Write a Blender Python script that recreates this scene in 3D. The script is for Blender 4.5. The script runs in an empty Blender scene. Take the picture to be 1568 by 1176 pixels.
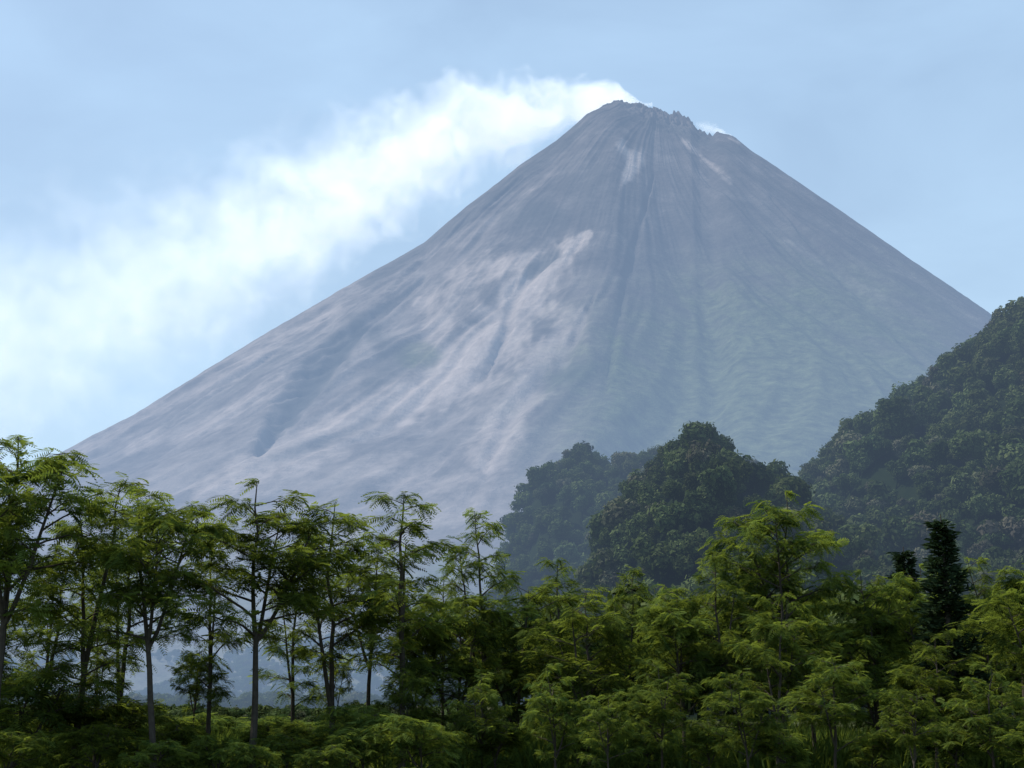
import bpy, math, random, time
import numpy as np
from mathutils import Vector
random.seed(3); rng=np.random.default_rng(3)
sc=bpy.context.scene
# ------------------------------------------------------------ camera
F=2154.0; PITCH=math.radians(13.1); CAMZ=1.7
cam=bpy.data.cameras.new("camera"); camo=bpy.data.objects.new("camera",cam)
sc.collection.objects.link(camo); sc.camera=camo
camo.location=(0,0,CAMZ); camo.rotation_euler=(math.radians(90)+PITCH,0,0)
cam.sensor_width=36; cam.lens=36*F/1568.0; cam.clip_start=0.5; cam.clip_end=60000
cp,sp=math.cos(PITCH),math.sin(PITCH)
def tans(px,py):
    """surveyed landmark (photo px) -> (tan bearing, tan elevation)"""
    u=(px-784)/F; v=(588-py)/F; d=cp-v*sp
    return u/d,(sp+v*cp)/d
def site(px,py,Y):
    b,e=tans(px,py); return b*Y,Y,CAMZ+e*Y
def to_px(x,y,z):
    b=x/y; e=(z-CAMZ)/y
    v=(e*cp-sp)/(cp+e*sp); u=b*(cp-v*sp)
    return 784+u*F,588-v*F
# ------------------------------------------------------------ noise
_P=rng.permutation(4096); _R=rng.random(4096)
def vn(x,y,s=0):
    x=np.asarray(x,float)+s*17.3; y=np.asarray(y,float)+s*31.7
    xi=np.floor(x).astype(int); yi=np.floor(y).astype(int); xf=x-xi; yf=y-yi
    xf=xf*xf*(3-2*xf); yf=yf*yf*(3-2*yf)
    def h(a,b): return _R[(_P[a&4095]+b)&4095]
    return (h(xi,yi)*(1-xf)+h(xi+1,yi)*xf)*(1-yf)+(h(xi,yi+1)*(1-xf)+h(xi+1,yi+1)*xf)*yf
def fbm(x,y,o=4,s=0,g=.5):
    t=0;a=1;n=0
    for i in range(o):
        t=t+a*vn(x,y,s+i); n+=a; a*=g; x=x*2.03; y=y*2.03
    return t/n
def ss(a,b,x):
    t=np.clip((x-a)/(b-a),0,1); return t*t*(3-2*t)
# ------------------------------------------------------------ mesh helpers
def mesh_np(name,V,Fc,mats=(),smooth=False,col=None,midx=None,uv=None):
    V=np.asarray(V,np.float32); Fc=np.asarray(Fc,np.int32); k=Fc.shape[1]
    me=bpy.data.meshes.new(name); me.vertices.add(len(V)); me.vertices.foreach_set("co",V.ravel())
    me.loops.add(Fc.size); me.loops.foreach_set("vertex_index",Fc.ravel())
    me.polygons.add(len(Fc)); me.polygons.foreach_set("loop_start",np.arange(0,Fc.size,k,dtype=np.int32))
    me.polygons.foreach_set("loop_total",np.full(len(Fc),k,np.int32))
    if midx is not None: me.polygons.foreach_set("material_index",np.asarray(midx,np.int32))
    me.polygons.foreach_set("use_smooth",np.full(len(Fc),smooth,bool))
    for m in mats: me.materials.append(m)
    if col is not None:
        a=me.attributes.new("tint",'FLOAT_COLOR','POINT'); a.data.foreach_set("color",np.asarray(col,np.float32).ravel())
    if uv is not None:
        a=me.attributes.new("polar",'FLOAT_VECTOR','POINT'); a.data.foreach_set("vector",np.asarray(uv,np.float32).ravel())
    me.update(calc_edges=True); return me
def obj(name,me,parent=None,loc=(0,0,0)):
    o=bpy.data.objects.new(name,me); sc.collection.objects.link(o); o.location=loc
    if parent: o.parent=parent
    return o
def grid_faces(n,m,wrap=False):
    i=np.arange(n-1)[:,None]; j=np.arange(m if wrap else m-1)[None,:]; j2=(j+1)%m
    return np.stack([(i*m+j)+0*j2,i*m+j2,(i+1)*m+j2,(i+1)*m+j],-1).reshape(-1,4)
# ------------------------------------------------------------ node helper
class NT:
    def __init__(s,nt): s.t=nt; nt.nodes.clear()
    def n(s,typ,ins=None,**kw):
        nd=s.t.nodes.new(typ)
        for k,v in kw.items(): setattr(nd,k,v)
        for k,v in (ins or {}).items():
            if isinstance(v,bpy.types.NodeSocket): s.t.links.new(v,nd.inputs[k])
            else: nd.inputs[k].default_value=v
        return nd
    def m(s,op,a,b=0.0,c=0.0,clamp=False):
        nd=s.t.nodes.new('ShaderNodeMath'); nd.operation=op; nd.use_clamp=clamp
        for i,v in enumerate((a,b,c)):
            if isinstance(v,bpy.types.NodeSocket): s.t.links.new(v,nd.inputs[i])
            else: nd.inputs[i].default_value=v
        return nd.outputs[0]
    def mix(s,f,a,b,mode='MIX'):
        nd=s.t.nodes.new('ShaderNodeMix'); nd.data_type='RGBA'; nd.blend_type=mode
        for i,v in ((0,f),(6,a),(7,b)):
            if isinstance(v,bpy.types.NodeSocket): s.t.links.new(v,nd.inputs[i])
            else: nd.inputs[i].default_value=v if i==0 else (*v,1)
        return nd.outputs[2]
    def mr(s,v,a,b,c=0.0,d=1.0): return s.n('ShaderNodeMapRange',{0:v,1:a,2:b,3:c,4:d}).outputs[0]
    def surf(s,sh,air=True):
        """material output; distant surfaces get haze painted in as emission, by world position"""
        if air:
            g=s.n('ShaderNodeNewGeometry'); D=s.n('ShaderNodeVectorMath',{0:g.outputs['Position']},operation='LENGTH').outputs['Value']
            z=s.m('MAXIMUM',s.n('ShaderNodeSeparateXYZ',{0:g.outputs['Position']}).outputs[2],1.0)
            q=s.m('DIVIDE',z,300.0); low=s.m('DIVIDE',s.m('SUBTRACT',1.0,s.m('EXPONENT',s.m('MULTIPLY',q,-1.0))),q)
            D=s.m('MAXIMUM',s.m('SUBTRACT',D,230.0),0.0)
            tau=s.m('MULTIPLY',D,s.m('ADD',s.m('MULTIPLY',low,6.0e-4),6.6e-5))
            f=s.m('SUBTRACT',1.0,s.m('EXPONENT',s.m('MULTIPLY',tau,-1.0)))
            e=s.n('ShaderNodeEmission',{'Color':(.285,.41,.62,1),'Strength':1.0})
            sh=s.n('ShaderNodeMixShader',{0:f,1:sh,2:e.outputs[0]}).outputs[0]  # painted haze: emission blended over the lit surface, no air volume
        s.n('ShaderNodeOutputMaterial',{0:sh})
def mat(name):
    m=bpy.data.materials.new(name); m.use_nodes=True
    try: m.cycles.emission_sampling='NONE'
    except Exception: pass
    return m,NT(m.node_tree)
# ------------------------------------------------------------ world + sun
SUN_EL=math.radians(54); SUN_AZ=math.radians(-74)
w=bpy.data.worlds.new("World"); sc.world=w; w.use_nodes=True; t=NT(w.node_tree)
sky=t.n('ShaderNodeTexSky',sky_type='NISHITA',sun_disc=False,sun_elevation=SUN_EL,sun_rotation=SUN_AZ,altitude=600,air_density=1.1,dust_density=2.0,ozone_density=1.5)
tc=t.n('ShaderNodeTexCoord'); mp=t.n('ShaderNodeMapping',{0:tc.outputs['Generated'],'Scale':(2.2,2.2,5.0),'Rotation':(0.2,0.5,0.3)})
nz=t.n('ShaderNodeTexNoise',{'Vector':mp.outputs[0],'Scale':2.0,'Detail':5,'Roughness':.5,'Distortion':.3})
zz=t.n('ShaderNodeSeparateXYZ',{0:tc.outputs['Generated']})
veil=t.mr(zz.outputs[2],.1,.5,.70,.56)
f=t.mr(nz.outputs[0],.35,.75,-.06,.20)
vc=t.mix(t.mr(zz.outputs[2],.12,.42),(5.4,7.4,9.2),(4.7,6.7,9.0))
col=t.mix(t.m('ADD',veil,f,clamp=True),sky.outputs[0],vc)
bg=t.n('ShaderNodeBackground',{'Color':col,'Strength':.12})
out=t.n('ShaderNodeOutputWorld',{0:bg.outputs[0]})
try: w.cycles.sampling_method='MANUAL'; w.cycles.sample_map_resolution=512
except Exception: pass
sun=bpy.data.lights.new("sun",'SUN'); sun.energy=4.9; sun.angle=math.radians(.5); sun.color=(1,.95,.86)
so=bpy.data.objects.new("sun",sun); sc.collection.objects.link(so)
sd=Vector((math.sin(SUN_AZ)*math.cos(SUN_EL),math.cos(SUN_AZ)*math.cos(SUN_EL),math.sin(SUN_EL)))
so.rotation_euler=sd.to_track_quat('Z','Y').to_euler()
sc.view_settings.view_transform='Standard'; sc.view_settings.look='None'; sc.view_settings.exposure=0
# ------------------------------------------------------------ materials
def foliage_mat(name,dark,bright,trans,fac=.35,air=False,dull=None):
    m,t=mat(name)
    at=t.n('ShaderNodeAttribute',attribute_name='tint')
    c=t.mix(at.outputs['Fac'],dark,bright)
    oi=t.n('ShaderNodeObjectInfo')
    if dull is not None:
        c=t.mix(t.mr(oi.outputs['Random'],.78,1.0,0,.75),c,dull)
        g=t.n('ShaderNodeNewGeometry'); nn=t.n('ShaderNodeTexNoise',{'Vector':g.outputs['Position'],'Scale':.03,'Detail':3})
        c=t.mix(t.mr(nn.outputs[0],.45,.65,0,.4),c,(.085,.085,.024))
    v=t.mr(t.m('FRACT',t.m('MULTIPLY',oi.outputs['Random'],7.31)),0,1,.6,1.5)
    hs=t.n('ShaderNodeHueSaturation',{'Color':c,'Value':v,'Saturation':.93})
    d=t.n('ShaderNodeBsdfDiffuse',{'Color':hs.outputs[0]})
    tr=t.n('ShaderNodeBsdfTranslucent',{'Color':t.mix(at.outputs['Fac'],tuple(x*.5 for x in trans),trans)})
    a=t.n('ShaderNodeMixShader',{0:fac,1:d.outputs[0],2:tr.outputs[0]})
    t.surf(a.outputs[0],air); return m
M_leaf=foliage_mat("acacia_leaf",(.020,.046,.012),(.11,.15,.026),(.27,.335,.04),.42)
M_leafd=foliage_mat("conifer_leaf",(.012,.026,.012),(.03,.045,.02),(.04,.07,.02),.12)
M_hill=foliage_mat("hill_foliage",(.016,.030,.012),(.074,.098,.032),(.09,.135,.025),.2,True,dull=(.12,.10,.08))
m,t=mat("bark"); M_bark=m
tc=t.n('ShaderNodeTexCoord'); nz=t.n('ShaderNodeTexNoise',{'Vector':tc.outputs['Object'],'Scale':6,'Detail':5})
c=t.mix(nz.outputs[0],(.03,.025,.02),(.10,.085,.07))
b=t.n('ShaderNodeBsdfDiffuse',{'Color':c}); t.n('ShaderNodeOutputMaterial',{0:b.outputs[0]})
m,t=mat("ground_soil_and_grass"); M_ground=m
tc=t.n('ShaderNodeTexCoord'); nz=t.n('ShaderNodeTexNoise',{'Vector':tc.outputs['Object'],'Scale':.15,'Detail':8,'Roughness':.65})
nz2=t.n('ShaderNodeTexNoise',{'Vector':tc.outputs['Object'],'Scale':.004,'Detail':6})
c=t.mix(nz.outputs[0],(.025,.04,.015),(.09,.10,.045)); c=t.mix(t.mr(nz2.outputs[0],.5,.65),c,(.13,.12,.08))
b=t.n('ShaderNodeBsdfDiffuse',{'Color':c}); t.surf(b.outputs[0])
m,t=mat("hill_soil"); M_soil=m
tc=t.n('ShaderNodeTexCoord'); nz=t.n('ShaderNodeTexNoise',{'Vector':tc.outputs['Object'],'Scale':.3,'Detail':6})
c=t.mix(nz.outputs[0],(.006,.012,.005),(.018,.026,.010))
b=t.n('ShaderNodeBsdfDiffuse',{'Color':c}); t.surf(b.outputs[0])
# volcano: tint.r pale debris, tint.g vegetation, tint.b dark scarp, tint.a general ash cover
m,t=mat("volcano_rock_and_ash"); M_volc=m
at=t.n('ShaderNodeAttribute',attribute_name='tint'); sx=t.n('ShaderNodeSeparateColor',{0:at.outputs['Color']})
po=t.n('ShaderNodeAttribute',attribute_name='polar')
def pn(scale,det=6,rough=.6,dist=0.0):
    mp=t.n('ShaderNodeMapping',{0:po.outputs['Vector'],'Scale':scale}); return t.n('ShaderNodeTexNoise',{'Vector':mp.outputs[0],'Scale':1,'Detail':det,'Roughness':rough,'Distortion':dist}).outputs[0]
tc=t.n('ShaderNodeTexCoord')
iso=t.n('ShaderNodeTexNoise',{'Vector':tc.outputs['Object'],'Scale':.0055,'Detail':10,'Roughness':.66,'Distortion':.2}).outputs[0]
iso2=t.n('ShaderNodeTexNoise',{'Vector':tc.outputs['Object'],'Scale':.03,'Detail':6,'Roughness':.75}).outputs[0]
s1=pn((12,2.2,1),8,.62,.0); s2=pn((46,8,1),6,.68,.0); s3=pn((150,40,1),5,.75)
st=t.m('ADD',t.m('ADD',t.m('MULTIPLY',s1,.28),t.m('MULTIPLY',s2,.22)),t.m('MULTIPLY',iso,.5))
fine=t.mr(t.m('ADD',t.m('MULTIPLY',s3,.35),t.m('MULTIPLY',iso2,.65)),.34,.66,.76,1.22)
rock=t.mix(t.mr(st,.41,.60),(.082,.074,.073),(.150,.131,.124))
ash=t.mix(t.mr(st,.42,.60),(.205,.178,.168),(.32,.275,.252))
rock=t.mix(t.mr(t.m('ADD',at.outputs['Alpha'],t.m('MULTIPLY',t.m('SUBTRACT',st,.5),2.2)),.1,1.0),rock,ash)
pf=t.m('ADD',sx.outputs[0],t.m('MULTIPLY',t.m('SUBTRACT',st,.5),2.8))
pf=t.mr(pf,.22,1.05)
pf=t.m('MULTIPLY',pf,t.m('MINIMUM',t.m('MULTIPLY',sx.outputs[0],1.6),1.0))
c=t.mix(pf,rock,(.46,.385,.345))
vf=t.m('ADD',sx.outputs[1],t.m('MULTIPLY',t.m('SUBTRACT',t.m('ADD',t.m('MULTIPLY',s2,.4),t.m('MULTIPLY',iso,.6)),.5),2.4)); vf=t.mr(vf,.12,.85,0,.9)
vf=t.m('MULTIPLY',vf,t.m('MINIMUM',t.m('MULTIPLY',sx.outputs[1],2.0),1.0))
c=t.mix(vf,c,t.mix(t.mr(iso2,.35,.65),(.048,.066,.034),(.125,.150,.07)))
c=t.mix(t.m('MULTIPLY',sx.outputs[2],.85),c,(.05,.056,.056))
c=t.mix(1.0,c,t.n('ShaderNodeCombineColor',{0:fine,1:fine,2:fine}).outputs[0],'MULTIPLY')
bh=t.m('ADD',t.m('ADD',t.m('MULTIPLY',s1,4),t.m('MULTIPLY',iso,17)),t.m('ADD',t.m('MULTIPLY',s2,2),t.m('MULTIPLY',iso2,9)))
bp=t.n('ShaderNodeBump',{'Strength':.65,'Distance':1.0,'Height':bh})
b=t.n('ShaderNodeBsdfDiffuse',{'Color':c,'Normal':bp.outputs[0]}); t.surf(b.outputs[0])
# ------------------------------------------------------------ ground sheet
G=mesh_np("ground",[(-30000,-2000,0),(30000,-2000,0),(30000,40000,0),(-30000,40000,0)],[(0,1,2,3)],[M_ground]); obj("ground",G)
# ------------------------------------------------------------ volcano
CX,CY=560.0,5000.0
nf,nb,nr=1300,70,460
th=np.concatenate([np.linspace(-1.9,1.9,nf),np.linspace(1.9,2*math.pi-1.9,nb+2)[1:-1]]); m_=len(th)
rr=4400*(np.linspace(0,1,nr)**1.08); rr[0]=.5
R,TH=np.meshgrid(rr,th,indexing='ij')
prof=np.interp(rr,[0,120,300,800,1300,1800,2400,3000,3500,4000,4400],[2290,2225,2080,1660,1255,900,545,270,85,-5,-30])
k=np.ones(15)/15; prof[8:-8]=np.convolve(prof,k,'same')[8:-8]
Z=np.repeat(prof[:,None],m_,1)
wx=CX+R*np.sin(TH); wy=CY-R*np.cos(TH)
warp=(fbm(wx/1300,wy/1300,2,5)-.5)*.22+(fbm(wx/350,wy/350,2,7)-.5)*.03
def ridged(f,v,s,o=3): return 1-2*np.abs(fbm((TH+warp)*f+50,R/v+3,o,s)-.5)*2
am=np.clip(R/1800,0.03,1)*np.clip((4400-R)/900,0,1)
Z+=am*(38*(ridged(6,3600,1)-.5)+18*(ridged(13,1600,9)-.5)+8*(ridged(34,900,21)-.5)+3*(ridged(90,400,33)-.5))
Z+=(fbm(wx/240,wy/240,5,44)-.5)*32*am
Z+=(fbm(wx/60,wy/60,4,40)-.5)*22*np.clip(1.2-R/700,.35,1)*np.clip((4400-R)/900,0,1)
sil=[(-700,1000),(-300,870),(0,745),(80,700),(130,672),(200,637),(300,575),(400,513),(500,455),(560,420),(600,398),(650,370),(690,335),(720,310),(760,280),(800,248),(850,215),(880,190),(900,172),(925,160),(945,154),(960,159),(975,163),(990,166),(1003,170),(1018,176),(1040,182),(1056,187),(1068,201),(1085,208),(1100,203),(1115,205),(1130,213),(1150,229),(1200,262),(1300,330),(1400,400),(1460,440),(1520,482),(1600,545),(1800,690),(2200,900)]
tb=np.array([tans(*p) for p in sil]); jb=np.linspace(-.8,.8,1601); T=np.interp(jb,tb[:,0],tb[:,1])
bins=jb[::3]; be=wx/wy; el=(Z-CAMZ)/wy; S=np.full(len(bins),0.0); ix=np.clip(np.round((be+.8)/(bins[1]-bins[0])).astype(int),0,len(bins)-1)
ok=(R<4200); np.maximum.at(S,ix[ok],el[ok])
S=np.convolve(np.pad(S,1,'edge'),[.25,.5,.25],'valid')
Fc_=np.clip(np.interp(bins,jb,T)/np.maximum(S,.02),.6,1.5)
Fv=np.interp(be,bins,Fc_); Z=np.where(Z>0,Z*Fv,Z)
rim=np.exp(-((R-110)/140)**2)+.9*np.exp(-(((wx-690)/120)**2+((wy-4960)/160)**2))
Z+=rim*(fbm(wx/18,wy/18,3,50)-.45)*52
PX,PY=to_px(wx,wy,Z)
jit=(fbm(PX/28,PY/28,3,60)-.5)*.9+(fbm(PX/9,PY/12,2,63)-.5)*.7
def stroke(pts,j=1.0):
    d=np.full(PX.shape,9.0)
    for (x0,y0,w0),(x1,y1,w1) in zip(pts[:-1],pts[1:]):
        L=(x1-x0)**2+(y1-y0)**2; tt=np.clip(((PX-x0)*(x1-x0)+(PY-y0)*(y1-y0))/L,0,1)
        dd=np.hypot(PX-(x0+tt*(x1-x0)),PY-(y0+tt*(y1-y0)))/(w0+tt*(w1-w0)); d=np.minimum(d,dd)
    return 1-ss(.1,1.55,d+jit*j)
def strokes(L,j=1.0): return np.maximum.reduce([stroke(p,j)*a for a,p in L])
gull=strokes([(1.0,[(570,485,3),(540,510,14),(490,565,20),(430,640,18),(395,695,4)]),(.8,[(650,425,3),(600,460,9),(540,505,9)]),(.5,[(860,385,2),(830,403,8),(790,445,9),(770,520,8),(740,580,3)]),
 (.4,[(910,450,2),(860,560,12),(790,620,14),(740,720,4)]),(.3,[(1000,270,2),(960,420,8),(925,600,3)]),
 (.3,[(1180,300,2),(1330,470,10),(1420,560,3)]),(.5,[(800,270,2),(690,360,6),(600,440,3)]),(.4,[(420,540,2),(260,650,6)])],.8)
Z-=gull*np.clip(R/900,.2,1)*30
pale=strokes([
 (1.0,[(903,357,7),(875,375,18),(830,425,34),(770,500,60),(690,580,58),(600,620,40),(460,680,28),(310,755,22)]),
 (.75,[(835,390,10),(745,412,28),(700,450,36),(660,520,32)]),
 (.9,[(650,610,30),(560,660,24),(440,725,17)]),
 (.85,[(870,500,34),(820,570,42),(780,640,44),(745,700,40)]),
 (.9,[(950,220,11),(972,243,17),(955,278,8)]),(.6,[(1045,215,5),(1100,262,10),(1118,280,6)]),(.6,[(1118,211,6),(1132,218,5)]),
 (.7,[(740,405,12),(690,438,16),(640,465,12)]),
 (.45,[(620,420,7),(780,290,10)]),(.4,[(700,380,7),(850,262,7)]),
 (.75,[(430,580,14),(330,645,18),(200,690,16)]),(.6,[(520,470,9),(300,600,22),(110,700,20)]),
 (.45,[(1200,365,6),(1300,430,11),(1430,490,9)]),(.4,[(1350,400,6),(1500,490,10)]),
 (.5,[(600,720,70),(720,760,70)])])
pale=np.clip(pale,0,1)
ash=np.clip(.82*ss(970,500,PX+.35*(PY-400)*(PY<400)-(PY-500)*.15)*ss(150,460,PY)+.25*stroke([(880,420,60),(880,640,80)])+.08,0,1)
veg=np.maximum.reduce([1-ss(.2,1.35,np.hypot((PX-1190)/400,(PY-630)/280)),.9*stroke([(945,520,20),(945,640,26)]),.75*stroke([(850,575,24),(905,570,30)]),.5*ss(760,900,PY),.6*(1-ss(.4,1.1,np.hypot((PX-640)/50,(PY-545)/34)))])
dark=strokes([
 (1.,[(550,500,22),(490,565,32),(425,645,18)]),(.7,[(575,515,20),(605,555,26),(560,592,16)]),(.9,[(812,412,9),(852,390,11)]),
 (.55,[(560,435,10),(620,395,9),(700,340,8),(900,190,10)]),(.5,[(850,330,22),(780,330,18)]),(.6,[(1000,190,10),(1040,200,9),(1130,235,9)]),
 (.5,[(420,700,10),(600,640,10)]),(.4,[(440,540,10),(250,655,10)]),(.35,[(900,280,40),(1000,400,70),(1150,330,80)]),(.35,[(1150,260,20),(1450,470,30)]),(.6,[(830,585,14),(880,570,24)])])
dark=np.maximum(dark,gull*.4)
col=np.stack([pale,np.clip(veg,0,1),dark,ash],-1).reshape(-1,4)
V=np.stack([wx,wy,Z],-1).reshape(-1,3)
uv=np.stack([TH+warp,R/1000,0*R],-1).reshape(-1,3)
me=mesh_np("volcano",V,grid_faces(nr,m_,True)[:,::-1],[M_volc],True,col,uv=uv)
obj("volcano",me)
def volc_z(x,y):
    r=np.hypot(x-CX,CY-y); a=np.arctan2(x-CX,CY-y)
    i=np.clip(np.searchsorted(rr,r),0,nr-1); j=np.clip(((a+1.9)/3.8*(nf-1)).round().astype(int),0,nf-1)
    return np.maximum(Z[i,j],0)*(r<4390)
# ------------------------------------------------------------ steam plumes
def steam(name,pts,x_dens,nscale,soft,Y0,Y1,squash=1.0,thick=1.0,emit=.55,step=2.0,namp=2.2):
    P=[]
    n=len(pts)
    for i,(px,py,rp) in enumerate(pts):
        Y=Y0+(Y1-Y0)*i/(n-1); x,y,z=site(px,py,Y); P.append((x,y,z,rp*Y/F))
    P=np.array(P); xs=P[:,0]; xa,xb=xs[0],xs[-1]; T_=(xs-xa)/(xb-xa)
    tt=np.linspace(-.01,1,40); Vv=[]
    for q in tt:
        x=xa+(xb-xa)*q; y,z,r=[np.interp(q,T_,P[:,j]) for j in (1,2,3)]; r=r*1.6+8
        for a in np.linspace(0,2*math.pi,24,endpoint=False): Vv.append((x,y+math.cos(a)*r*squash,z+math.sin(a)*r))
    Fq=grid_faces(40,24,True).tolist()
    me=bpy.data.meshes.new(name); me.from_pydata(Vv,[],Fq+[list(range(24))[::-1],[39*24+i for i in range(24)]])
    import bmesh
    bm=bmesh.new(); bm.from_mesh(me); bmesh.ops.recalc_face_normals(bm,faces=bm.faces); bm.to_mesh(me); bm.free(); me.update()
    m,t=mat(name+"_vapour"); me.materials.append(m)
    tc=t.n('ShaderNodeTexCoord'); 
    sx=t.n('ShaderNodeSeparateXYZ',{0:tc.outputs['Object']})
    q=t.m('DIVIDE',t.m('SUBTRACT',sx.outputs[0],xa),xb-xa,clamp=True)
    def curve(vals,lo,hi):
        cr=t.n('ShaderNodeValToRGB',{0:q}); e=cr.color_ramp.elements
        g=[float((v-lo)/(hi-lo)) for v in vals]
        e[0].position=0; e[0].color=(g[0],)*3+(1,); e[1].position=1; e[1].color=(g[-1],)*3+(1,)
        for a,v in list(zip(T_,g))[1:-1]:
            k=e.new(float(a)); k.color=(v,v,v,1)
        return t.m('ADD',t.m('MULTIPLY',cr.outputs[0],hi-lo),lo)
    yc=curve(P[:,1],P[:,1].min()-1,P[:,1].max()+1); zc=curve(P[:,2],P[:,2].min()-1,P[:,2].max()+1)
    rc=curve(P[:,3],0,P[:,3].max()+1); dc=curve(np.array(x_dens),0,max(x_dens))
    dy=t.m('DIVIDE',t.m('SUBTRACT',sx.outputs[1],yc),t.m('MULTIPLY',rc,squash)); dz=t.m('DIVIDE',t.m('SUBTRACT',sx.outputs[2],zc),rc)
    d=t.m('SQRT',t.m('ADD',t.m('MULTIPLY',dy,dy),t.m('MULTIPLY',dz,dz)))
    n1=t.n('ShaderNodeTexNoise',{'Vector':tc.outputs['Object'],'Scale':nscale,'Detail':3,'Roughness':.58,'Distortion':.4}).outputs[0]
    fld=t.m('ADD',t.m('SUBTRACT',.95,d),t.m('MULTIPLY',t.m('SUBTRACT',n1,.5),namp))
    sft=curve(np.array(soft),0,max(soft)); fld=t.m('DIVIDE',fld,sft,clamp=True); fld=t.m('MULTIPLY',fld,t.m('MULTIPLY',fld,t.m('SUBTRACT',3.0,t.m('MULTIPLY',fld,2.0))))
    dens=t.m('MULTIPLY',fld,t.m('MULTIPLY',dc,thick))
    vs=t.n('ShaderNodeVolumeScatter',{'Color':(.97,.98,1,1),'Density':dens,'Anisotropy':.2})
    em=t.n('ShaderNodeEmission',{'Color':(.90,.96,1,1),'Strength':t.m('MULTIPLY',dens,emit)})  # added self-glow brightens the steam in place of multiple scattering
    ad=t.n('ShaderNodeAddShader',{0:vs.outputs[0],1:em.outputs[0]})
    t.n('ShaderNodeOutputMaterial',{'Volume':ad.outputs[0]})
    try: m.cycles.volume_step_rate=step
    except Exception as e: print("step",e)
    obj(name,me)
steam("steam_plume",[(985,160,6),(945,156,24),(895,160,46),(830,170,62),(740,192,88),(640,235,112),(500,312,142),(350,390,175),(200,450,208),(0,525,240),(-300,640,270)],
      [.05,.045,.028,.018,.012,.0090,.0058,.0034,.0023,.0017,.0011],.0066,[.4,.45,.5,.6,.75,.9,1.15,1.4,1.55,1.65,1.7],4990,5650,emit=.40,namp=2.2)
steam("steam_vent",[(1120,210,4),(1098,200,10),(1080,195,12),(1066,190,8)],[.03,.024,.017,.010],.03,[.6,.8,1,1.2],4960,4990,emit=.4,namp=1.8)
# ------------------------------------------------------------ tree building
class Buf:
    def __init__(s): s.V=[];s.F=[];s.C=[];s.M=[];s.n=0
    def add(s,V,Fq,c,mi):
        V=np.asarray(V,float); s.V.append(V); s.F.append(np.asarray(Fq)+s.n); s.n+=len(V)
        c=np.broadcast_to(c,(len(V),)); s.C.append(c); s.M.append(np.full(len(Fq),mi))
    def mesh(s,name,mats):
        c=np.concatenate(s.C); col=np.stack([c,c,c,np.ones_like(c)],-1)
        return mesh_np(name,np.concatenate(s.V),np.concatenate(s.F),mats,False,col,np.concatenate(s.M))
def tube(b,pts,rad,sides=6,c=.5,mi=0):
    pts=np.asarray(pts,float); n=len(pts); d=np.gradient(pts,axis=0); d/=np.linalg.norm(d,axis=1)[:,None]+1e-9
    ref=np.array([1.0,0.3,0.1]) if abs(d[0][2])>.7 else np.array([0,0,1.0])
    a=np.cross(d,ref); a/=np.linalg.norm(a,axis=1)[:,None]+1e-9; e=np.cross(d,a)
    an=np.linspace(0,2*math.pi,sides,endpoint=False)
    V=pts[:,None]+np.asarray(rad)[:,None,None]*(a[:,None]*np.cos(an)[None,:,None]+e[:,None]*np.sin(an)[None,:,None])
    b.add(V.reshape(-1,3),grid_faces(n,sides,True),c,mi)
def frond_t(pairs=8,droop=.3,s=0):
    r=np.random.default_rng(s); V=[];Fq=[]
    for i in range(pairs):
        x=.12+.88*i/(pairs-1); z=-droop*x*x; L=.40*math.sin(math.pi*(.22+.66*i/(pairs-1)))+.04
        for sg in (-1,1):
            fw=.42+.1*r.random(); dv=np.array([fw,sg,-.22-.3*r.random()]); dv/=np.linalg.norm(dv)
            wv=np.array([.055,0,.012*sg]); p=np.array([x,0,z]); k=len(V)
            V+= [p,p+dv*L*.45+wv*.9,p+dv*L,p+dv*L*.55-wv*.9]; Fq.append((k,k+1,k+2,k+3))
    k=len(V); V+=[(0,-.008,0),(0,.008,0),(.55,.006,-droop*.3),(.55,-.006,-droop*.3)]; Fq.append((k,k+1,k+2,k+3))
    return np.array(V,float),np.array(Fq)
TEMPL=[frond_t(8,d,i) for i,d in enumerate((.15,.3,.5,.7))]
def add_fronds(b,pos,dirs,size,tint,r):
    N=len(pos); ti=r.integers(0,4,N)
    for k in range(4):
        q=ti==k; n=q.sum()
        if not n: continue
        V,Fq=TEMPL[k]; d=dirs[q]; d=d/np.linalg.norm(d,axis=1)[:,None]
        s=np.cross(np.array([0,0,1.0]),d); s/=np.linalg.norm(s,axis=1)[:,None]+1e-9; u=np.cross(d,s)
        ro=r.normal(0,.35,n)[:,None]; s2=s*np.cos(ro)+u*np.sin(ro); u2=-s*np.sin(ro)+u*np.cos(ro)
        W=pos[q][:,None]+size[q][:,None,None]*(V[None,:,0:1]*d[:,None]+V[None,:,1:2]*s2[:,None]+V[None,:,2:3]*u2[:,None])
        nv=len(V); FF=(np.arange(n)*nv)[:,None,None]+Fq[None]
        b.add(W.reshape(-1,3),FF.reshape(-1,4),np.repeat(tint[q],nv),1)
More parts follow.
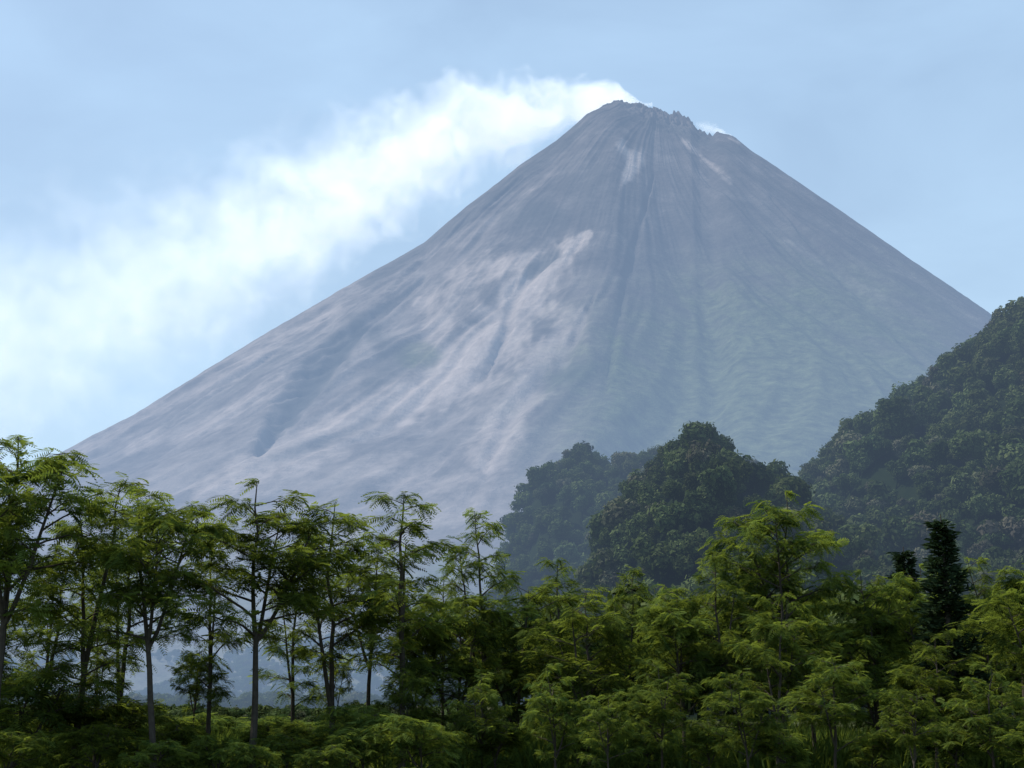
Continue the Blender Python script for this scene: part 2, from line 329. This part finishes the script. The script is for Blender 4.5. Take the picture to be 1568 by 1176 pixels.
def make_tree(name,seed,H,W,cb,nprim,dense=7,fl=.46,forks=1,lean=.3,taper=.72,skip=0.0):
    r=np.random.default_rng(seed); b=Buf()
    n=12; z=np.linspace(0,1,n); ax=r.normal(0,lean); ay=r.normal(0,lean)
    tp=np.stack([ax*z**1.5+.16*np.cumsum(r.normal(0,.5,n))*z, ay*z**1.5+.16*np.cumsum(r.normal(0,.5,n))*z, z*H*.96],-1)
    rad=.0105*H*(1-z)**.8+.012; tube(b,tp,rad,8)
    axes=[(tp,rad,cb,1.0)]
    for k in range(forks):
        lo=max(.12,cb-.15); t0=r.uniform(lo,lo+.3); p0=np.array([np.interp(t0,z,tp[:,i]) for i in range(3)]); a=r.uniform(0,6.28)
        L=H*(1-t0)*r.uniform(.6,.95); q=np.linspace(0,1,9); out_=W*r.uniform(.35,.7)
        fp=p0+np.stack([math.cos(a)*out_*q**.8+.1*np.cumsum(r.normal(0,.4,9))*q,math.sin(a)*out_*q**.8+.1*np.cumsum(r.normal(0,.4,9))*q,L*q],-1)
        fr=np.interp(t0,z,rad)*.75*(1-q)**.8+.011; tube(b,fp,fr,6); axes.append((fp,fr,.3,.75))
    sp_=[]; 
    for ap,ar,c0,sc_ in axes:
        zz=np.linspace(0,1,len(ap)); npz=int(nprim*sc_); a=r.uniform(0,6.28)
        for i in range(npz):
            if r.random()<skip: a+=2.4; continue
            t0=c0+(1-c0)*(i+r.random())/npz*.98; a+=2.4+r.normal(0,.4)
            p0=np.array([np.interp(t0,zz,ap[:,j]) for j in range(3)])
            rel=(t0-c0)/(1-c0); L=W*sc_*(1-taper*rel**1.4)*r.uniform(.45,1.2)*(.6+.4*min(1,rel*4))
            q=np.linspace(0,1,7); up=r.uniform(.3,.95)
            bp_=p0+np.stack([math.cos(a)*L*q,math.sin(a)*L*q,L*up*(q-.42*q*q)],-1)+np.cumsum(r.normal(0,.03*L,(7,3)),0)*q[:,None]
            r0=min(np.interp(t0,zz,ar)*.6,.012*L+.012); tube(b,bp_,r0*(1-q)**.8+.006,5)
            nt=max(3,int(L*3.4))
            for j in range(nt):
                s0=.25+.75*(j+r.random()*.6)/nt; pj=np.array([np.interp(s0,q,bp_[:,k]) for k in range(3)])
                aa=a+r.choice([-1,1])*r.uniform(.4,1.1); l2=L*.34*r.uniform(.6,1.2)*(1.2-s0*.6)+.15
                e=pj+np.array([math.cos(aa)*l2,math.sin(aa)*l2,l2*r.uniform(.1,.75)])
                tube(b,[pj,(pj+e)/2+r.normal(0,.03,3),e],[.011,.008,.004],4)
                sp_.append((e,aa,1)); 
                if l2>.4: sp_.append(((pj+e)/2,aa,.5))
            sp_.append((bp_[-1],a,1))
        sp_.append((ap[-1],0,1.3))
    P=[];D=[];S=[];Tn=[]
    for e,aa,kf in sp_:
        nn=max(2,int(dense*kf*r.uniform(.5,1.5))); base=r.uniform(.0,1.0)
        for i in range(nn):
            a3=aa+r.normal(0,1.25); el_=r.uniform(-.6,.45)
            P.append(e+r.normal(0,.06,3)); D.append((math.cos(a3)*math.cos(el_),math.sin(a3)*math.cos(el_),math.sin(el_))); S.append(fl*r.uniform(.6,1.25)); Tn.append(np.clip(base+r.normal(0,.18),0,1))
    add_fronds(b,np.array(P),np.array(D),np.array(S),np.array(Tn),r)
    zm=max(v[:,2].max() for v in b.V)
    return b.mesh(name,[M_bark,M_leaf]),zm
SL=[make_tree("slender_acacia",100+i,9.5,(1.8,2.1,2.4)[i%3],(.25,.38,.32,.46)[i%4],23,7,.46,1+(i%2),taper=(.7,.5)[i%2],skip=.22) for i in range(8)]
BR=[make_tree("broad_acacia",200+i,7.5,2.6+.25*(i%3),.2,18,7,.5,2,skip=.2) for i in range(7)]
SH=[make_tree("shrub",300+i,3.2,1.6,.08,11,7,.42,2) for i in range(3)]
cnt=[0]
def plant(name,kind,px,py,Y,wide=1.0):
    x,y,z=site(px,py,Y); cnt[0]+=1; me,zm=kind[(cnt[0]*5+cnt[0]//3)%len(kind)]; s=z/zm
    o=obj(name,me,None,(x,y,-.05)); o.rotation_euler=(random.gauss(0,.03),random.gauss(0,.03),random.uniform(0,6.28)); o.scale=(s**.6*wide,s**.6*wide,s) if s>1 else (s*wide,s*wide,s)
    return o
for px,py,Y,wd in [(30,652,36,1.1),(-30,690,38,1),(140,722,40,1.05),(262,732,37,1),(200,775,45,1),(335,800,44,.9),(402,735,39,1.15),(520,768,43,1.05),(622,750,42,1.2),(565,830,47,1),(742,780,46,.9),(860,850,52,.9),(1185,748,46,.85),(-120,700,42,1),(1095,835,45,.9),(1330,870,46,.8),
  (80,800,48,1),(460,850,50,1),(680,880,50,.9),(0,830,44,1),(160,930,42,.9),(1400,860,50,.9),(1500,850,50,.9),(960,865,48,.8),(300,985,46,.8),(510,985,48,.8)]:
    plant("acacia_tree",SL,px,py,Y,wd)
for px,py,Y,wd in [(700,905,44,1),(790,880,47,1.1),(900,880,43,1.15),(980,925,48,1),(1040,885,45,1),(1120,840,47,1),(1235,885,50,1.1),(1180,905,42,1),(1330,920,45,1.1),(1420,960,42,1.1),(1545,860,46,1.1),(1490,910,52,1),(1600,900,40,1.1),(850,1010,37,1),(640,955,45,.9),(1010,1000,38,1.1),(1270,1000,38,1.1),(1510,1010,37,1.1),(1140,1020,36,1),(740,1020,38,1),(1390,1050,35,1),(1680,850,44,1.1),
    (610,1020,39,.9),(930,1050,35,1),(1370,915,54,1.1)]:
    plant("leafy_acacia_tree",BR,px,py,Y,wd)
for px,py,Y,wd in [(30,1010,38,1),(-40,1000,42,1),(120,1055,40,1),(215,1060,41,1),(300,1100,43,1),(480,1100,40,1),(400,1105,44,1),(560,1070,38,1),(150,1100,36,1),(650,1090,36,1),(760,1100,38,1),(880,1110,40,1),(1080,1100,38,1),(1200,1110,36,1),(1330,1110,40,1),(1460,1100,38,1),(1570,1090,36,1),(20,1110,34,1),(250,1100,38,1),(990,1110,42,1),(700,1120,46,1),
    (60,1080,52,1.2),(180,1085,56,1.3),(280,1090,58,1.3),(350,1092,62,1.3),(430,1090,60,1.3),(520,1088,58,1.3),(340,1120,36,1),(440,1120,37,1),(540,1115,36,1),(240,1125,34,1),(390,1130,34,1),(490,1135,34,1)]:
    plant("acacia_shrub",SH,px,py,Y,wd*1.35)
# ------------------------------------------------------------ leafy lobed crowns for forest masses
def crown(name,seed,nl=11,nfaces=1300,fs=.095,leaf=M_hill,tall=.75,spread=.68):
    r=np.random.default_rng(seed); b=Buf()
    lc=r.normal(0,1,(nl,3)); lc/=np.linalg.norm(lc,axis=1)[:,None]; lc*=r.uniform(.25,spread,nl)[:,None]; lc[:,2]=np.abs(lc[:,2])*tall+.1
    lr=r.uniform(.18,.42,nl); li=r.choice(nl,nfaces,p=lr**2/np.sum(lr**2))
    d=r.normal(0,1,(nfaces,3)); d[:,2]+=.45; d/=np.linalg.norm(d,axis=1)[:,None]
    P=lc[li]+d*(lr[li]*(.85+r.normal(0,.18,nfaces)))[:,None]
    nn=d+r.normal(0,.4,(nfaces,3)); nn/=np.linalg.norm(nn,axis=1)[:,None]
    a=np.cross(nn,r.normal(0,1,(nfaces,3))); a/=np.linalg.norm(a,axis=1)[:,None]; c=np.cross(nn,a)
    s=(fs*r.uniform(.5,1.4,nfaces))[:,None]
    V=np.stack([P-a*s,P+c*s*.55,P+a*s,P-c*s*.55],1)
    lt=r.uniform(.05,.95,nl)[li]; tn=np.clip(lt+r.normal(0,.14,nfaces),0,1)
    b.add(V.reshape(-1,3),np.arange(nfaces*4).reshape(-1,4),np.repeat(tn,4),1)
    tube(b,[(0,0,-1.0),(.02,0,-.3),(0,.03,.3)],[.06,.045,.02],5)
    return b.mesh(name,[M_soil,leaf])
CR=[crown("tree_crown",400+i,nl=7+2*i,tall=(.7,.9,1.3,.6,1.0,1.6)[i],spread=(.7,.65,.55,.8,.7,.5)[i]) for i in range(6)]
def forest(name,P,S,meshes=CR):
    e=bpy.data.objects.new(name,None); sc.collection.objects.link(e)
    P=np.asarray(P);S=np.asarray(S); k=rng.integers(0,len(meshes),len(P))
    for i,me in enumerate(meshes):
        q=k==i
        if not q.any(): continue
        p=P[q]; s=S[q][:,None]; a=rng.uniform(0,6.28,q.sum())
        tl=rng.normal(0,.1,(q.sum(),2))
        ux=np.stack([np.cos(a),np.sin(a),tl[:,0]],-1); uy=np.stack([-np.sin(a),np.cos(a),tl[:,1]],-1)
        V=np.stack([p-ux*s/2-uy*s/2,p+ux*s/2-uy*s/2,p+ux*s/2+uy*s/2,p-ux*s/2+uy*s/2],1).reshape(-1,3)
        im=mesh_np("tree_sites",V,np.arange(len(V)).reshape(-1,4))
        io=obj("tree_sites",im,e); io.instance_type='FACES'; io.use_instance_faces_scale=True; io.instance_faces_scale=1.0; io.show_instancer_for_render=False; io.show_instancer_for_viewport=False
        obj("crown",me,io)
def hill(name,ridge,Y0,front,back,x0,x1,tree,spacing,rough=9):
    tb=np.array([tans(*p) for p in ridge]); 
    nx=int((x1-x0)/4); ny=int((front+back)/4)
    def hf(x,y):
        top=Y0*np.interp(x/Y0,tb[:,0],tb[:,1])+CAMZ-tree*.9
        yy=(y-Y0)-25*(fbm(x/60,0*x,2,70)-.5)*2
        sh=np.where(yy<0,ss(-front,0,yy)**.75,1-ss(0,back,yy))
        z=np.maximum(top,0)*sh
        g=1-np.abs(fbm(x/55+y/160,y/150,3,85)-.5)*4
        return z+((fbm(x/30,y/30,4,80)-.5)*rough*2-np.clip(g,0,1)*15*np.clip(1-sh,0,.5)*2)*np.clip(z/30,0,1)-.5*(sh<.01)
    X,Y=np.meshgrid(np.linspace(x0,x1,nx),np.linspace(Y0-front,Y0+back,ny),indexing='ij')
    Zh=hf(X,Y); me=mesh_np(name,np.stack([X,Y,Zh],-1).reshape(-1,3),grid_faces(nx,ny),[M_soil],True); obj(name,me)
    n=int((x1-x0)*(front+min(back,60))/spacing**2); xs=rng.uniform(x0,x1,n); ys=rng.uniform(Y0-front,Y0+min(back,60),n)
    zs=hf(xs,ys); s=tree*.5*np.exp(rng.normal(-.12,.36,n)); s=np.clip(s,tree*.2,tree*.95)
    q=zs>1.0
    forest(name+"_forest",np.stack([xs,ys,zs+s*.5+rng.uniform(0,3,n)],-1)[q],s[q])
hill("forested_hill",[(600,1150),(760,900),(790,800),(825,725),(870,700),(920,703),(970,688),(1010,690),(1050,705),(1150,730),(1250,800),(1400,900)],640,170,120,-40,300,9.5,4.9)
hill("forested_hill",[(760,1200),(850,1000),(900,900),(935,830),(985,740),(1020,695),(1050,672),(1075,660),(1100,668),(1120,685),(1160,705),(1215,750),(1300,840),(1450,1000)],400,150,80,-10,180,9,4.0)
hill("forested_hill",[(950,1200),(1080,930),(1140,820),(1190,765),(1215,742),(1260,700),(1300,668),(1350,630),(1400,592),(1440,555),(1480,520),(1530,488),(1568,470),(1700,420),(2000,380),(2600,500)],520,250,120,40,520,9.5,4.6)
n=800; ys=rng.uniform(62,300,n); bs=rng.uniform(-.02,.62,n); xs=bs*ys
s=rng.uniform(2.4,4.6,n)*np.clip(ys/110,.6,1.0); hh=s*1.0+rng.uniform(0,2.5,n)
q=~((bs<.06)&(ys>130)); forest("valley_forest",np.stack([xs,ys,hh],-1)[q],s[q])
n=5000; ys=rng.uniform(650,1500,n); xs=rng.uniform(-.5,.06,n)*ys; s=rng.uniform(3.5,7.5,n); zz=volc_z(xs,ys)
q=(fbm(xs/160,ys/160,3,95)>.42)|(ys<800)
forest("distant_woods",np.stack([xs,ys,zz+s*.5],-1)[q],s[q])
x,y,z=site(1075,646,392); forest("crest_tree",[(x,y,z-5.5),(x+4,y+1,z-8),(x-4.5,y,z-9),(x+1,y-3,z-11)],[5.0,4.6,4.4,6])
def conifer(name,seed,H=8,W=1.15):
    r=np.random.default_rng(seed); b=Buf(); tube(b,[(0,0,0),(0.05,0,H*.5),(0,0,H)],[.16,.09,.01],7)
    whorls=34
    for k in range(whorls):
        zq=.08+.9*k/whorls; L0=W*(1-zq)**.8*r.uniform(.7,1.2)+.08
        for j in range(9):
            a=r.uniform(0,6.28); L=L0*r.uniform(.5,1.15); m=int(34*L+12); u=r.random(m)**.7
            px_=np.cos(a)*L*u; py_=np.sin(a)*L*u; pz=zq*H+L*(.35*u-.25*u*u)+r.normal(0,.05,m)
            P=np.stack([px_,py_,pz],-1)+r.normal(0,.05,(m,3)); d=np.stack([np.cos(a)+r.normal(0,.6,m),np.sin(a)+r.normal(0,.6,m),r.uniform(-.3,.6,m)],-1); d/=np.linalg.norm(d,axis=1)[:,None]
            c=np.cross(d,r.normal(0,1,(m,3))); c/=np.linalg.norm(c,axis=1)[:,None]; LL=.2*r.uniform(.6,1.3,m)[:,None]
            V=np.stack([P,P+d*LL*.5+c*.04,P+d*LL,P+d*LL*.5-c*.04],1); b.add(V.reshape(-1,3),np.arange(4*m).reshape(-1,4),np.repeat(r.random(m),4),1)
    return b.mesh(name,[M_bark,M_leafd])
cm=[conifer("cypress",i) for i in (1,2)]
for px,py,Y,k in [(1440,785,44,0),(1383,835,56,1)]:
    x,y,z=site(px,py,Y); o=obj("cypress_tree",cm[k],None,(x,y,-.05)); o.scale=(1.3,1.3,z/8); o.rotation_euler=(0,0,k*2+px)
n=36000; r=rng; y=r.uniform(42,90,n); x=r.uniform(-.45,.45,n)*y; h=r.uniform(.3,1.1,n)*(.4+fbm(x/3,y/3,2,90)*1.3); a=r.uniform(0,6.28,n); l=r.normal(0,.3,(n,2))
P=np.stack([x,y,0*x],-1); wv=np.stack([np.cos(a),np.sin(a),0*a],-1)*.035; tp=P+np.stack([l[:,0],l[:,1],h],-1); mid=(P+tp)/2+[0,0,.08]
V=np.stack([P-wv,P+wv,mid+wv*.8,tp,mid-wv*.8],1)
c=np.repeat(r.random(n)*.4,5); me=mesh_np("grass",V.reshape(-1,3),np.arange(5*n).reshape(-1,5),[M_leaf],False,np.stack([c,c,c,1+0*c],-1)); obj("grass",me)
n=1100; ys=rng.uniform(64,330,n); xs=rng.uniform(-.48,.1,n)*ys; s=rng.uniform(.6,1.5,n)*np.clip(ys/120,.7,1.4)
forest("brush",np.stack([xs,ys,s*.35],-1),s)
print("done")
